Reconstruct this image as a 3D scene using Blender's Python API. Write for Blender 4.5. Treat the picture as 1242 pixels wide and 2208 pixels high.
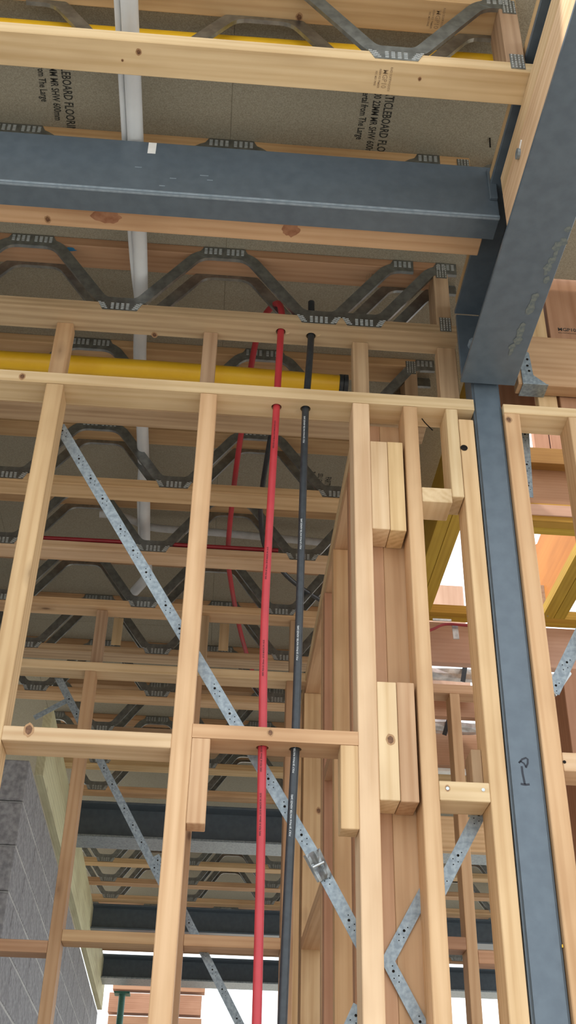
import bpy, bmesh, math, random
from mathutils import Vector, Matrix

for o in list(bpy.data.objects):
    bpy.data.objects.remove(o, do_unlink=True)
SC = bpy.context.scene
COL = SC.collection
ZC = 1.30            # eye height above the slab; all coordinates below are relative to the eye level

# ------------------------------------------------------------------ camera
FPX, PITCH, YAW, ROLL = 2414.0, 0.601495, -0.060287, 0.024491
_f = Vector((-math.sin(YAW)*math.cos(PITCH), math.cos(YAW)*math.cos(PITCH), math.sin(PITCH)))
_r0 = Vector((math.cos(YAW), math.sin(YAW), 0)); _u0 = _r0.cross(_f)
CR = math.cos(ROLL)*_r0 + math.sin(ROLL)*_u0
CU = -math.sin(ROLL)*_r0 + math.cos(ROLL)*_u0
CF = _f
cam_data = bpy.data.cameras.new('camera')
cam_data.sensor_fit = 'VERTICAL'; cam_data.sensor_height = 36.0; cam_data.sensor_width = 36.0*1242/2208
cam_data.lens = 36.0*FPX/2208.0
cam_data.clip_start = 0.05; cam_data.clip_end = 300
cam = bpy.data.objects.new('camera', cam_data); COL.objects.link(cam)
m = Matrix.Identity(4)
for i in range(3):
    m[i][0] = CR[i]; m[i][1] = CU[i]; m[i][2] = -CF[i]
m[2][3] = ZC
cam.matrix_world = m
SC.camera = cam

# ------------------------------------------------------------------ world, sun, exposure
world = bpy.data.worlds.new('overcast_sky'); SC.world = world; world.use_nodes = True
wn = world.node_tree.nodes; wl = world.node_tree.links; wn.clear()
wo = wn.new('ShaderNodeOutputWorld'); wb = wn.new('ShaderNodeBackground')
wb.inputs[0].default_value = (0.90, 0.96, 1.0, 1); wb.inputs[1].default_value = 2.25
wl.new(wb.outputs[0], wo.inputs[0])
sun_d = bpy.data.lights.new('sun', 'SUN'); sun_d.energy = 5.0; sun_d.angle = math.radians(3); sun_d.color = (1, .95, .87)
sun = bpy.data.objects.new('sun', sun_d); COL.objects.link(sun)
sun.rotation_euler = Vector((0.72, 0.20, -0.66)).to_track_quat('-Z', 'Y').to_euler()
SC.view_settings.view_transform = 'Standard'; SC.view_settings.look = 'None'
SC.view_settings.gamma = 1.0; SC.view_settings.use_curve_mapping = False
SC.view_settings.exposure = -0.08

R = random.Random(7)
def V3(x, y, z): return Vector((x, y, z))
def ray(px, py):
    return (px-621)/FPX*CR - (py-1104)/FPX*CU + CF
def at(px, py, ax, val):
    """point on the world plane ax = val seen at photo position px, py (eye-relative metres)"""
    r = ray(px, py); return r*(val/r['xyz'.index(ax)])

# ------------------------------------------------------------------ materials
def nt(name):
    mt = bpy.data.materials.new(name); mt.use_nodes = True
    n = mt.node_tree.nodes; l = mt.node_tree.links; n.clear()
    out = n.new('ShaderNodeOutputMaterial'); b = n.new('ShaderNodeBsdfPrincipled'); l.new(b.outputs[0], out.inputs[0])
    return mt, n, l, b
def ramp(n, stops):
    r = n.new('ShaderNodeValToRGB'); e = r.color_ramp.elements
    while len(e) > 1: e.remove(e[-1])
    e[0].position = stops[0][0]; e[0].color = (*stops[0][1], 1) if len(stops[0][1]) == 3 else stops[0][1]
    for p, c in stops[1:]:
        k = e.new(p); k.color = (*c, 1)
    return r
def wood(name, light, dark, knot=(.10, .045, .02), ring=17.0, contrast=.55, knots=True, var=.16, rough=.62, fine=90):
    mt, n, l, b = nt(name)
    at_ = n.new('ShaderNodeAttribute'); at_.attribute_name = 'g'
    oi = n.new('ShaderNodeObjectInfo')
    ofs = n.new('ShaderNodeVectorMath'); ofs.operation = 'MULTIPLY_ADD'
    comb = n.new('ShaderNodeCombineXYZ')
    for i, s in enumerate((37.0, .9, 1.3)):
        mm = n.new('ShaderNodeMath'); mm.operation = 'MULTIPLY'; mm.inputs[1].default_value = s
        l.new(oi.outputs['Random'], mm.inputs[0]); l.new(mm.outputs[0], comb.inputs[i])
    ofs.operation = 'ADD'
    l.new(at_.outputs['Vector'], ofs.inputs[0]); l.new(comb.outputs[0], ofs.inputs[1])
    mp = n.new('ShaderNodeMapping'); mp.inputs['Scale'].default_value = (.05, 1, 1); l.new(ofs.outputs[0], mp.inputs[0])
    # slow warp of the growth rings
    wv = n.new('ShaderNodeTexWave'); wv.wave_type = 'RINGS'; wv.rings_direction = 'X'; wv.inputs['Scale'].default_value = ring
    wv.inputs['Distortion'].default_value = 4.5; wv.inputs['Detail'].default_value = 2; wv.inputs['Detail Scale'].default_value = 1.2
    l.new(mp.outputs[0], wv.inputs[0])
    mp2 = n.new('ShaderNodeMapping'); mp2.inputs['Scale'].default_value = (3.0, fine, fine); l.new(ofs.outputs[0], mp2.inputs[0])
    ns = n.new('ShaderNodeTexNoise'); ns.inputs['Scale'].default_value = 1.0; ns.inputs['Detail'].default_value = 4; l.new(mp2.outputs[0], ns.inputs[0])
    mix = n.new('ShaderNodeMath'); mix.operation = 'MULTIPLY_ADD'; mix.inputs[1].default_value = .30
    l.new(wv.outputs[0], mix.inputs[0])
    mn = n.new('ShaderNodeMath'); mn.operation = 'MULTIPLY'; mn.inputs[1].default_value = .80; l.new(ns.outputs[0], mn.inputs[0]); l.new(mn.outputs[0], mix.inputs[2])
    cd = tuple(light[i]*(1-contrast)+dark[i]*contrast for i in range(3))
    rp = ramp(n, [(.28, light), (.55, tuple(light[i]*.62+cd[i]*.38 for i in range(3))), (.82, cd)]); l.new(mix.outputs[0], rp.inputs[0])
    col = rp.outputs[0]
    # large blotches (weathering and handling)
    nb = n.new('ShaderNodeTexNoise'); nb.inputs['Scale'].default_value = 5.0; nb.inputs['Detail'].default_value = 3; 
    mpb = n.new('ShaderNodeMapping'); mpb.inputs['Scale'].default_value = (.5, 1.6, 1.6); l.new(ofs.outputs[0], mpb.inputs[0]); l.new(mpb.outputs[0], nb.inputs[0])
    rb = ramp(n, [(.36, (.80, .76, .72)), (.56, (1, 1, 1))]); l.new(nb.outputs[0], rb.inputs[0])
    mb = n.new('ShaderNodeMix'); mb.data_type = 'RGBA'; mb.blend_type = 'MULTIPLY'; mb.inputs[0].default_value = .8
    l.new(col, mb.inputs[6]); l.new(rb.outputs[0], mb.inputs[7]); col = mb.outputs[2]
    if knots:
        mk = n.new('ShaderNodeMapping'); mk.inputs['Scale'].default_value = (3.0, 6.5, 6.5); l.new(ofs.outputs[0], mk.inputs[0])
        vo = n.new('ShaderNodeTexVoronoi'); vo.inputs['Scale'].default_value = 1.0; vo.inputs['Randomness'].default_value = 1.0; l.new(mk.outputs[0], vo.inputs[0])
        # distance in metres-ish, only some cells carry a knot
        sp = n.new('ShaderNodeSeparateColor'); l.new(vo.outputs['Color'], sp.inputs[0])
        lt = n.new('ShaderNodeMath'); lt.operation = 'LESS_THAN'; lt.inputs[1].default_value = .30; l.new(sp.outputs[0], lt.inputs[0])
        kr = ramp(n, [(.0, (1, 1, 1)), (.045, (.75, .75, .75)), (.075, (.25, .25, .25)), (.15, (0, 0, 0))]); l.new(vo.outputs['Distance'], kr.inputs[0])
        km = n.new('ShaderNodeMath'); km.operation = 'MULTIPLY'; l.new(lt.outputs[0], km.inputs[0]); l.new(kr.outputs[0], km.inputs[1])
        mx = n.new('ShaderNodeMix'); mx.data_type = 'RGBA'; mx.inputs[7].default_value = (*knot, 1)
        l.new(km.outputs[0], mx.inputs[0]); l.new(col, mx.inputs[6]); col = mx.outputs[2]
    hs = n.new('ShaderNodeHueSaturation')
    mr = n.new('ShaderNodeMapRange'); mr.inputs[3].default_value = 1-var; mr.inputs[4].default_value = 1+var*.6
    m2 = n.new('ShaderNodeMath'); m2.operation = 'FRACT'; m3 = n.new('ShaderNodeMath'); m3.operation = 'MULTIPLY'; m3.inputs[1].default_value = 7.13
    l.new(oi.outputs['Random'], m3.inputs[0]); l.new(m3.outputs[0], m2.inputs[0]); l.new(m2.outputs[0], mr.inputs[0]); l.new(mr.outputs[0], hs.inputs['Value'])
    mr2 = n.new('ShaderNodeMapRange'); mr2.inputs[3].default_value = .488; mr2.inputs[4].default_value = .506; l.new(oi.outputs['Random'], mr2.inputs[0]); l.new(mr2.outputs[0], hs.inputs['Hue'])
    l.new(col, hs.inputs['Color']); l.new(hs.outputs[0], b.inputs['Base Color'])
    b.inputs['Roughness'].default_value = rough; b.inputs['Specular IOR Level'].default_value = .25
    bp = n.new('ShaderNodeBump'); bp.inputs['Strength'].default_value = .12; bp.inputs['Distance'].default_value = .002; l.new(ns.outputs[0], bp.inputs['Height']); l.new(bp.outputs[0], b.inputs['Normal'])
    return mt
def noisy(name, c1, c2, scale=60, rough=.6, metal=0, bump=0, spec=.5, detail=4, lo=.35, hi=.65, r2=None, coord='Object'):
    mt, n, l, b = nt(name)
    tc = n.new('ShaderNodeTexCoord'); ns = n.new('ShaderNodeTexNoise'); ns.inputs['Scale'].default_value = scale; ns.inputs['Detail'].default_value = detail
    l.new(tc.outputs[coord], ns.inputs[0]); rp = ramp(n, [(lo, c1), (hi, c2)]); l.new(ns.outputs[0], rp.inputs[0]); l.new(rp.outputs[0], b.inputs['Base Color'])
    b.inputs['Roughness'].default_value = rough; b.inputs['Metallic'].default_value = metal; b.inputs['Specular IOR Level'].default_value = spec
    if r2 is not None:
        mr = n.new('ShaderNodeMapRange'); mr.inputs[3].default_value = rough; mr.inputs[4].default_value = r2; l.new(ns.outputs[0], mr.inputs[0]); l.new(mr.outputs[0], b.inputs['Roughness'])
    if bump:
        bp = n.new('ShaderNodeBump'); bp.inputs['Strength'].default_value = bump; bp.inputs['Distance'].default_value = .003; l.new(ns.outputs[0], bp.inputs['Height']); l.new(bp.outputs[0], b.inputs['Normal'])
    return mt
M = {}
M['pine'] = wood('pine', (.67, .465, .26), (.44, .25, .105))
M['pine_pale'] = wood('pine_pale', (.74, .555, .34), (.55, .355, .175), contrast=.6, var=.08)
M['pine_warm'] = wood('pine_warm', (.60, .39, .215), (.42, .23, .10))
M['pine_aged'] = wood('pine_aged', (.52, .37, .23), (.28, .17, .09), contrast=.6)
M['pine_red'] = wood('pine_red', (.48, .275, .16), (.32, .155, .075), contrast=.5)
M['lvl'] = wood('lvl', (.50, .29, .17), (.36, .18, .09), ring=30, contrast=.35, knots=False, fine=140, var=.1)
M['lvl_pink'] = wood('lvl_pink', (.62, .40, .29), (.48, .27, .18), ring=18, contrast=.35, knots=False, var=.08)
M['lvl_yellow'] = wood('lvl_yellow', (.56, .36, .05), (.36, .20, .02), ring=24, contrast=.5, knots=False, fine=140, var=.14)
M['ply_orange'] = wood('ply_orange', (.56, .21, .04), (.44, .15, .03), ring=10, contrast=.4, knot=(.12, .04, .01))
M['board_brown'] = wood('board_brown', (.58, .38, .22), (.42, .24, .12), ring=18, contrast=.6, knots=False, var=.08)
M['lvl_brown'] = wood('lvl_brown', (.34, .19, .05), (.22, .11, .03), ring=24, contrast=.4, knots=False, var=.08)
M['treated'] = wood('treated', (.68, .66, .44), (.44, .42, .24), contrast=.5, var=.06)
M['steel'] = noisy('steel', (.090, .118, .148), (.108, .140, .172), scale=30, rough=.30, r2=.42, spec=.5)
M['steel_edge'] = noisy('steel_edge', (.20, .26, .31), (.28, .34, .40), scale=60, rough=.5, spec=.4)  # paler steel for the painted channel edge highlight, scuffs and bolts
M['galv'] = noisy('galv', (.46, .49, .50), (.62, .65, .66), scale=55, rough=.30, r2=.48, metal=.85, detail=1)
M['galv_dull'] = noisy('galv_dull', (.21, .25, .28), (.33, .38, .41), scale=90, rough=.42, r2=.55, metal=.6, detail=2)
M['web_steel'] = noisy('web_steel', (.26, .28, .28), (.38, .40, .40), scale=40, rough=.28, r2=.42, metal=.9, detail=2)
M['tooth'] = noisy('tooth', (.60, .64, .66), (.75, .78, .80), scale=80, rough=.35, metal=.6)
M['hole'] = noisy('hole', (.012, .011, .010), (.025, .02, .018), scale=50, rough=.95, spec=.05)
M['board'] = noisy('board', (.27, .24, .18), (.42, .385, .30), scale=330, rough=.85, detail=3, bump=.15, lo=.3, hi=.72, coord='Object', spec=.2)
M['ink'] = noisy('ink', (.025, .025, .022), (.07, .065, .055), scale=200, rough=.9, lo=.4, hi=.75)
M['stamp'] = noisy('stamp', (.30, .20, .11), (.42, .29, .17), scale=300, rough=.9)
M['marker'] = noisy('marker', (.008, .01, .02), (.015, .018, .03), scale=100, rough=.5)
M['red_pipe'] = noisy('red_pipe', (.42, .030, .040), (.47, .036, .048), scale=20, rough=.42, r2=.5)
M['dark_red'] = noisy('dark_red', (.25, .012, .02), (.30, .02, .028), scale=20, rough=.45)
M['black_pipe'] = noisy('black_pipe', (.020, .025, .030), (.032, .038, .045), scale=60, rough=.35, r2=.5)
M['pipe_print_black'] = noisy('pipe_print_black', (.08, .01, .015), (.10, .012, .018), scale=100, rough=.6)
M['pipe_print_white'] = noisy('pipe_print_white', (.45, .47, .48), (.6, .62, .63), scale=100, rough=.6)
M['yellow_pipe'] = noisy('yellow_pipe', (.80, .46, .015), (.86, .52, .02), scale=10, rough=.42)
M['pvc'] = noisy('pvc', (.66, .68, .70), (.78, .80, .81), scale=6, rough=.38)
M['grey_pvc'] = noisy('grey_pvc', (.46, .47, .47), (.55, .56, .56), scale=30, rough=.5)
M['block'] = noisy('block', (.22, .22, .235), (.36, .36, .375), scale=45, rough=.92, bump=.5, detail=6, spec=.15)
M['mortar'] = noisy('mortar', (.42, .42, .42), (.55, .55, .54), scale=70, rough=.95, spec=.1)
M['slab'] = noisy('slab', (.33, .315, .29), (.43, .41, .38), scale=3, rough=.9, detail=6)
M['dirt'] = noisy('dirt', (.36, .31, .25), (.50, .44, .36), scale=.8, rough=.95, detail=8)
M['foil'] = noisy('foil', (.55, .57, .60), (.85, .86, .88), scale=25, rough=.25, r2=.5, metal=.8, bump=.8)
M['white'] = noisy('white', (.80, .80, .78), (.86, .86, .84), scale=40, rough=.6)
M['blue_paint'] = noisy('blue_paint', (.02, .16, .35), (.03, .22, .42), scale=60, rough=.7)
M['black_strap'] = noisy('black_strap', (.012, .012, .014), (.02, .02, .022), scale=60, rough=.6)
M['green_post'] = noisy('green_post', (.03, .12, .09), (.04, .15, .11), scale=60, rough=.5)
M['brick'] = noisy('brick', (.50, .26, .18), (.62, .36, .26), scale=14, rough=.9)

# ------------------------------------------------------------------ builders
def tag(o, label=None, cat=None, group=None, kind=None):
    if label: o['label'] = label
    if cat: o['category'] = cat
    if group: o['group'] = group
    if kind: o['kind'] = kind
    return o
def thing(name, loc, label=None, cat=None, group=None, kind=None):
    o = bpy.data.objects.new(name, None); COL.objects.link(o)
    o.location = (loc[0], loc[1], loc[2]+ZC); o.empty_display_size = .05
    return tag(o, label, cat, group, kind)
def wloc(o):
    v = Vector(o.location)
    p = o.parent
    while p: v += Vector(p.location); p = p.parent
    return v
def link(name, me, mat, parent, loc):
    """loc eye-relative; every parent is unrotated"""
    o = bpy.data.objects.new(name, me); COL.objects.link(o)
    if mat is not None and not me.materials: me.materials.append(M[mat] if isinstance(mat, str) else mat)
    L = Vector((loc[0], loc[1], loc[2]+ZC))
    if parent: o.parent = parent; L = L - wloc(parent)
    o.location = L
    return o
def grain(me, axis, ofs=None):
    a = me.attributes.new('g', 'FLOAT_VECTOR', 'POINT')
    od = {0: (0, 1, 2), 1: (1, 0, 2), 2: (2, 0, 1)}[axis]
    if ofs is None: ofs = (R.uniform(0, 30), R.uniform(-.09, .09), R.uniform(.015, .11)*R.choice((-1, 1)))
    for i, v in enumerate(me.vertices):
        a.data[i].vector = (v.co[od[0]]+ofs[0], v.co[od[1]]+ofs[1], v.co[od[2]]+ofs[2])
def from_bm(bm, name, axis=0, smooth=False):
    me = bpy.data.meshes.new(name); bm.to_mesh(me); bm.free()
    if smooth: me.shade_smooth()
    grain(me, axis); return me
def bm_box(bm, x0, x1, y0, y1, z0, z1):
    vs = [bm.verts.new((x, y, z)) for z in (z0, z1) for y in (y0, y1) for x in (x0, x1)]
    for f in ((0, 2, 3, 1), (4, 5, 7, 6), (0, 1, 5, 4), (2, 6, 7, 3), (0, 4, 6, 2), (1, 3, 7, 5)):
        bm.faces.new([vs[i] for i in f])
_cache = {}
def box_mesh(name, sx, sy, sz, bevel=.0016, axis=None):
    bm = bmesh.new(); bm_box(bm, -sx/2, sx/2, -sy/2, sy/2, -sz/2, sz/2)
    if bevel: bmesh.ops.bevel(bm, geom=list(bm.edges), offset=min(bevel, .2*min(sx, sy, sz)), segments=1, affect='EDGES')
    if axis is None: axis = max(range(3), key=lambda i: (sx, sy, sz)[i])
    return from_bm(bm, name, axis)
def box(name, x0, x1, y0, y1, z0, z1, mat, parent=None, bevel=.0016, axis=None):
    me = box_mesh(name, abs(x1-x0), abs(y1-y0), abs(z1-z0), bevel, axis)
    return link(name, me, mat, parent, ((x0+x1)/2, (y0+y1)/2, (z0+z1)/2))
def bar(name, p0, p1, w, t, mat, parent=None, wdir=None, bevel=.001):
    """oriented bar from p0 to p1; w measured along wdir, t across"""
    p0 = Vector(p0); p1 = Vector(p1); d = p1-p0; L = d.length; d.normalize()
    wd = Vector(wdir); wd = (wd - d*wd.dot(d)).normalized(); td = d.cross(wd)
    bm = bmesh.new(); bm_box(bm, -L/2, L/2, -w/2, w/2, -t/2, t/2)
    if bevel: bmesh.ops.bevel(bm, geom=list(bm.edges), offset=min(bevel, .2*min(w, t)), segments=1, affect='EDGES')
    me = bpy.data.meshes.new(name); bm.to_mesh(me); bm.free(); grain(me, 0)
    rot = Matrix((d, wd, td)).transposed()
    me.transform(rot.to_4x4())
    return link(name, me, mat, parent, (p0+p1)/2)
def smooth_path(pts, n=8):
    pts = [Vector(p) for p in pts]
    if len(pts) < 3: return pts
    out = []
    for i in range(len(pts)-1):
        p0 = pts[max(i-1, 0)]; p1 = pts[i]; p2 = pts[i+1]; p3 = pts[min(i+2, len(pts)-1)]
        for k in range(n):
            t = k/n
            out.append(.5*((2*p1)+(p2-p0)*t+(2*p0-5*p1+4*p2-p3)*t*t+(3*p1-p0-3*p2+p3)*t**3))
    out.append(pts[-1]); return out
def tube_bm(bm, pts, r, seg=16, cap=True):
    rings = []; prev = None
    for i, p in enumerate(pts):
        d = (pts[min(i+1, len(pts)-1)]-pts[max(i-1, 0)]).normalized()
        if prev is None: a = d.orthogonal().normalized()
        else: a = (prev - d*prev.dot(d)).normalized()
        prev = a; b_ = d.cross(a); rr = r[i] if isinstance(r, (list, tuple)) else r
        rings.append([bm.verts.new(p+(a*math.cos(2*math.pi*k/seg)+b_*math.sin(2*math.pi*k/seg))*rr) for k in range(seg)])
    for i in range(len(rings)-1):
        for k in range(seg):
            bm.faces.new((rings[i][k], rings[i][(k+1) % seg], rings[i+1][(k+1) % seg], rings[i+1][k]))
    if cap:
        bm.faces.new(rings[0][::-1]); bm.faces.new(rings[-1])
def tube(name, pts, r, mat, parent=None, seg=18, smooth=True, n=8):
    pts = smooth_path(pts, n) if len(pts) > 2 and smooth else [Vector(p) for p in pts]
    c = pts[0].copy(); bm = bmesh.new(); tube_bm(bm, [p-c for p in pts], r, seg)
    me = bpy.data.meshes.new(name); bm.to_mesh(me); bm.free(); me.shade_smooth(); grain(me, 0)
    try: me.set_sharp_from_angle(angle=math.radians(50))
    except Exception: pass
    return link(name, me, mat, parent, c)
def prism(name, poly, axis, a, b, mat, parent=None, gaxis=0, loc=None):
    """closed 2-D polygon extruded along axis from a to b; poly in the two other axes, in x,y,z order"""
    bm = bmesh.new(); rings = []
    cx = sum(p[0] for p in poly)/len(poly); cy = sum(p[1] for p in poly)/len(poly); cz = (a+b)/2
    def mk(u, v, w):
        return {'x': (w-cz, u-cx, v-cy), 'y': (u-cx, w-cz, v-cy), 'z': (u-cx, v-cy, w-cz)}[axis]
    for w in (a, b): rings.append([bm.verts.new(mk(u, v, w)) for u, v in poly])
    k = len(poly)
    for i in range(k): bm.faces.new((rings[0][i], rings[0][(i+1) % k], rings[1][(i+1) % k], rings[1][i]))
    bm.faces.new(rings[0][::-1]); bm.faces.new(rings[1])
    bmesh.ops.recalc_face_normals(bm, faces=bm.faces)
    me = from_bm(bm, name, gaxis)
    c = {'x': (cz, cx, cy), 'y': (cx, cz, cy), 'z': (cx, cy, cz)}[axis]
    return link(name, me, mat, parent, c)
def text(name, body, size, origin, xd, yd, mat, parent, align='LEFT', bold=0.0, sx=1.0):
    cu = bpy.data.curves.new(name, 'FONT'); cu.body = body; cu.size = size; cu.align_x = align; cu.offset = bold; cu.resolution_u = 2
    tmp = bpy.data.objects.new(name, cu); COL.objects.link(tmp)
    bpy.context.view_layer.update()
    me = bpy.data.meshes.new_from_object(tmp.evaluated_get(bpy.context.evaluated_depsgraph_get()))
    bpy.data.objects.remove(tmp, do_unlink=True); me.name = name
    xd = Vector(xd).normalized(); yd = Vector(yd).normalized(); zd = xd.cross(yd)
    me.transform(Matrix((xd*sx, yd, zd)).transposed().to_4x4()); me.materials.clear(); me.materials.append(M[mat])
    return link(name, me, None, parent, origin)
def discs(name, pts, r, nrm, mat, parent, seg=10, t=.0006):
    """small flat discs, one mesh"""
    nrm = Vector(nrm).normalized(); a = nrm.orthogonal().normalized(); b_ = nrm.cross(a); bm = bmesh.new()
    c = Vector(pts[0])
    for i, p in enumerate(pts):
        rr = r[i] if isinstance(r, (list, tuple)) else r
        lo = [bm.verts.new(Vector(p)-c+(a*math.cos(6.2832*k/seg)+b_*math.sin(6.2832*k/seg))*rr) for k in range(seg)]
        hi = [bm.verts.new(v.co+nrm*t) for v in lo]
        bm.faces.new(hi)
        for k in range(seg): bm.faces.new((lo[k], lo[(k+1) % seg], hi[(k+1) % seg], hi[k]))
    me = from_bm(bm, name); return link(name, me, mat, parent, c)

# ------------------------------------------------------------------ setting: slab and particleboard floor above
H = 2.32             # underside of the joists above the eye
HB = 2.62            # underside of the particleboard
gr = box('ground', -60, 60, -60, 70, -ZC-.40, -ZC-.16, 'dirt', None, 0); tag(gr, kind='structure')
fl = box('floor', -8, 9, -7, 12.5, -ZC-.15, -ZC, 'slab', None, 0); tag(fl, kind='structure')
ceil = thing('ceiling', (0, 4, HB), kind='structure')
JX = -.066
sheets = []
def sheet(x0, x1, y0, y1): 
    s = box('particleboard_sheet', x0+.0001, x1-.0001, y0+.0001, y1-.0001, HB, HB+.022, 'board', ceil, .0016); sheets.append((s, x0, x1, y0, y1)); return s
for k in range(5):
    x1 = JX-.9*k; x0 = x1-.9
    e = 3.05 if k % 2 else 4.85
    for (a, b) in ((1.18, e), (e, 10.9)): sheet(x0, x1, a, b)
sh_r = sheet(JX, .86, 1.18, 4.60); sheet(.86, 1.30, 1.18, 2.43)  # second sheet is added to keep sun off the right-hand boards
for x0, x1 in ((JX, .834), (.834, 1.734), (1.734, 2.634), (2.634, 3.534)):
    sheet(x0, x1, 5.45, 10.9)
sheet(JX, .86, 4.60, 5.45)
def stamp_board(x, y0, parent):
    for dx, s, size, st in ((0, 'PARTICLEBOARD FLOORING', .034, 0.0), (-.031, 'SSU.1200 22MM MR SHW 600mm', .028, -.02), (-.062, 'Tree Eggertal from The Large', .027, -.03)):
        text('printed_text', s, size, (x+dx, y0+st, HB-.0004), (0, 1, 0), (1, 0, 0), 'ink', parent, sx=.66, bold=.0006)
stamp_board(-.518, 1.735, sheets[0][0]); stamp_board(.345, 1.78, sh_r)
stamp_board(-.50, 3.0, sheets[0][0]); stamp_board(.36, 3.55, sh_r)

# ------------------------------------------------------------------ metal web floor joists
CW, CH = .09, .035
def web_mesh(kind):
    """one pressed steel web, drawn in x,z about its bottom plate; front skin faces -y"""
    hp = .2925; zb, zt = .040, .268; w = .017
    def arc(pts, r, n=5):
        out = [Vector(pts[0])]
        for i in range(1, len(pts)-1):
            p = Vector(pts[i]); a = (Vector(pts[i-1])-p); b = (Vector(pts[i+1])-p)
            rr = min(r, a.length*.48, b.length*.48); a = p+a.normalized()*rr; b = p+b.normalized()*rr
            for k in range(n+1):
                t = k/n; out.append((1-t)**2*a+2*t*(1-t)*p+t*t*b)
        out.append(Vector(pts[-1])); return out
    left = [(-hp, zt), (-hp+.075, zt), (-.052, zb), (0, zb)]
    right = [(0, zb), (.052, zb), (hp-.075, zt), (hp, zt)]
    if kind == 'V': path = left+right[1:]
    elif kind == 'R': path = [(-.05, zb)]+[(0, zb)]+right[1:]
    elif kind == 'L': path = left+[(.05, zb)]
    path = arc(path, .062)
    bm = bmesh.new(); A = []; B = []; Lp = []; Ln = []
    for i, p in enumerate(path):
        d = (path[min(i+1, len(path)-1)]-path[max(i-1, 0)]); d.normalize(); nn = Vector((-d.y, d.x))
        a = p+nn*w; b = p-nn*w
        A.append(bm.verts.new((a.x, 0, a.y))); B.append(bm.verts.new((b.x, 0, b.y)))
        Lp.append(bm.verts.new((a.x, .009, a.y))); Ln.append(bm.verts.new((b.x, .011, b.y)))
    for i in range(len(path)-1):
        bm.faces.new((A[i], A[i+1], B[i+1], B[i])); bm.faces.new((A[i], Lp[i], Lp[i+1], A[i+1])); bm.faces.new((B[i], B[i+1], Ln[i+1], Ln[i]))
        bm.faces.new((Lp[i], Ln[i], Ln[i+1], Lp[i+1]))
    # plate areas pressed into the chords
    def plate(poly):
        vs = [bm.verts.new((x, -.0006, z)) for x, z in poly]; bk = [bm.verts.new((x, .001, z)) for x, z in poly]
        k = len(vs); bm.faces.new(vs)
        for i in range(k): bm.faces.new((vs[i], vs[(i+1) % k], bk[(i+1) % k], bk[i]))
    plate([(-.072, .052), (-.050, .006), (.050, .006), (.072, .052), (.05, .057), (-.05, .057)])
    if kind in 'VL': plate([(-hp, .298), (-hp+.062, .298), (-hp+.080, .262), (-hp+.05, .252), (-hp, .252)])
    if kind in 'VR': plate([(hp, .298), (hp, .252), (hp-.05, .252), (hp-.080, .262), (hp-.062, .298)])
    bmesh.ops.recalc_face_normals(bm, faces=bm.faces)
    me = bpy.data.meshes.new('steel_web'); bm.to_mesh(me); bm.free(); grain(me, 0); me.materials.append(M['web_steel'])
    return me
def teeth_mesh(kind):
    hp = .2925; bm = bmesh.new()
    def t(x, z, w=.0085, h=.0023, s=0):
        bm_box(bm, x-w/2, x+w/2, -.0022, 0, z-h/2+s, z+h/2+s)
    for c in range(4):
        for r_ in range(4): t(-.022+c*.0147, .0125+r_*.0065)
    for sg in (-1, 1):
        for c in range(2):
            for r_ in range(4):
                x = sg*(.040+c*.010+r_*.0035)
                if abs(x) < .068: t(x, .0125+r_*.0065+c*.003)
    tops = ([-hp+.012+i*.0147 for i in range(4)] if kind in 'VL' else [])+([hp-.012-i*.0147 for i in range(4)] if kind in 'VR' else [])
    for x in tops:
        for r_ in range(4): t(x, .270+r_*.0065)
    me = bpy.data.meshes.new('nail_teeth'); bm.to_mesh(me); bm.free(); grain(me, 0); me.materials.append(M['tooth'])
    return me
WEB = {k: web_mesh(k) for k in 'VLR'}; TEETH = {k: teeth_mesh(k) for k in 'VLR'}
def end_plate_mesh():
    bm = bmesh.new(); bm_box(bm, -.017, .017, -.0014, 0, -.028, .028)
    me = from_bm(bm, 'nail_plate'); me.materials.append(M['web_steel'])
    bm = bmesh.new()
    for i in range(4):
        for j in range(6): bm_box(bm, -.0135+i*.0085, -.0105+i*.0085, -.0026, -.0014, -.024+j*.009, -.0185+j*.009)
    m2 = from_bm(bm, 'nail_teeth'); m2.materials.append(M['tooth'])
    return me, m2
EP, EPT = end_plate_mesh()
def joist(yb, x0, x1, fr, bk, label, mat='pine', ends=True, mtop=None):
    """yb: rear face; fr/bk: lists of (x of bottom plate, kind) on the front and rear faces"""
    yf = yb-CW; j = thing('floor_joist', ((x0+x1)/2, yb-CW/2, H), label, 'floor joist', 'metal web floor joists')
    bc = box('bottom_chord', x0, x1, yf, yb, H, H+CH, mat, j, .002); tc = box('top_chord', x0, x1-.02, yf, yb, HB-CH, HB-.0005, mtop or 'pine_warm', j, .002)
    for face, lst in ((-1, fr), (1, bk)):
        for x, k in lst:
            y = yf-.0008 if face < 0 else yb+.0008
            w = link('steel_web', WEB[k], None, j, (x, y, H))
            if face > 0: w.scale = (1, -1, 1)
            else: tag(link('nail_teeth', TEETH[k], None, w, (x, y, H)), kind='stuff')
    if ends:
        e = box('end_block', x1-.065, x1-.02, yf, yb, H+CH, HB-CH-.0005, 'pine_aged', j, .002)
        for z in (H+.036, HB-.04):
            p = link('nail_plate', EP, None, j, (x1-.04, yf-.0003, z)); tag(link('nail_teeth', EPT, None, p, (x1-.04, yf-.0003, z)), kind='stuff')
    return j, bc, tc
P_ = .585
def bx(pts, yf, z): return [at(px, py, 'y', yf).x for px, py in pts]
def run(x, a, b):
    """plates every period through x, between a and b"""
    out = []; k = -20
    while k < 20:
        v = x+k*P_
        if a < v < b: out.append((v, 'V'))
        k += 1
    return out
XL = -2.4
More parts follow.
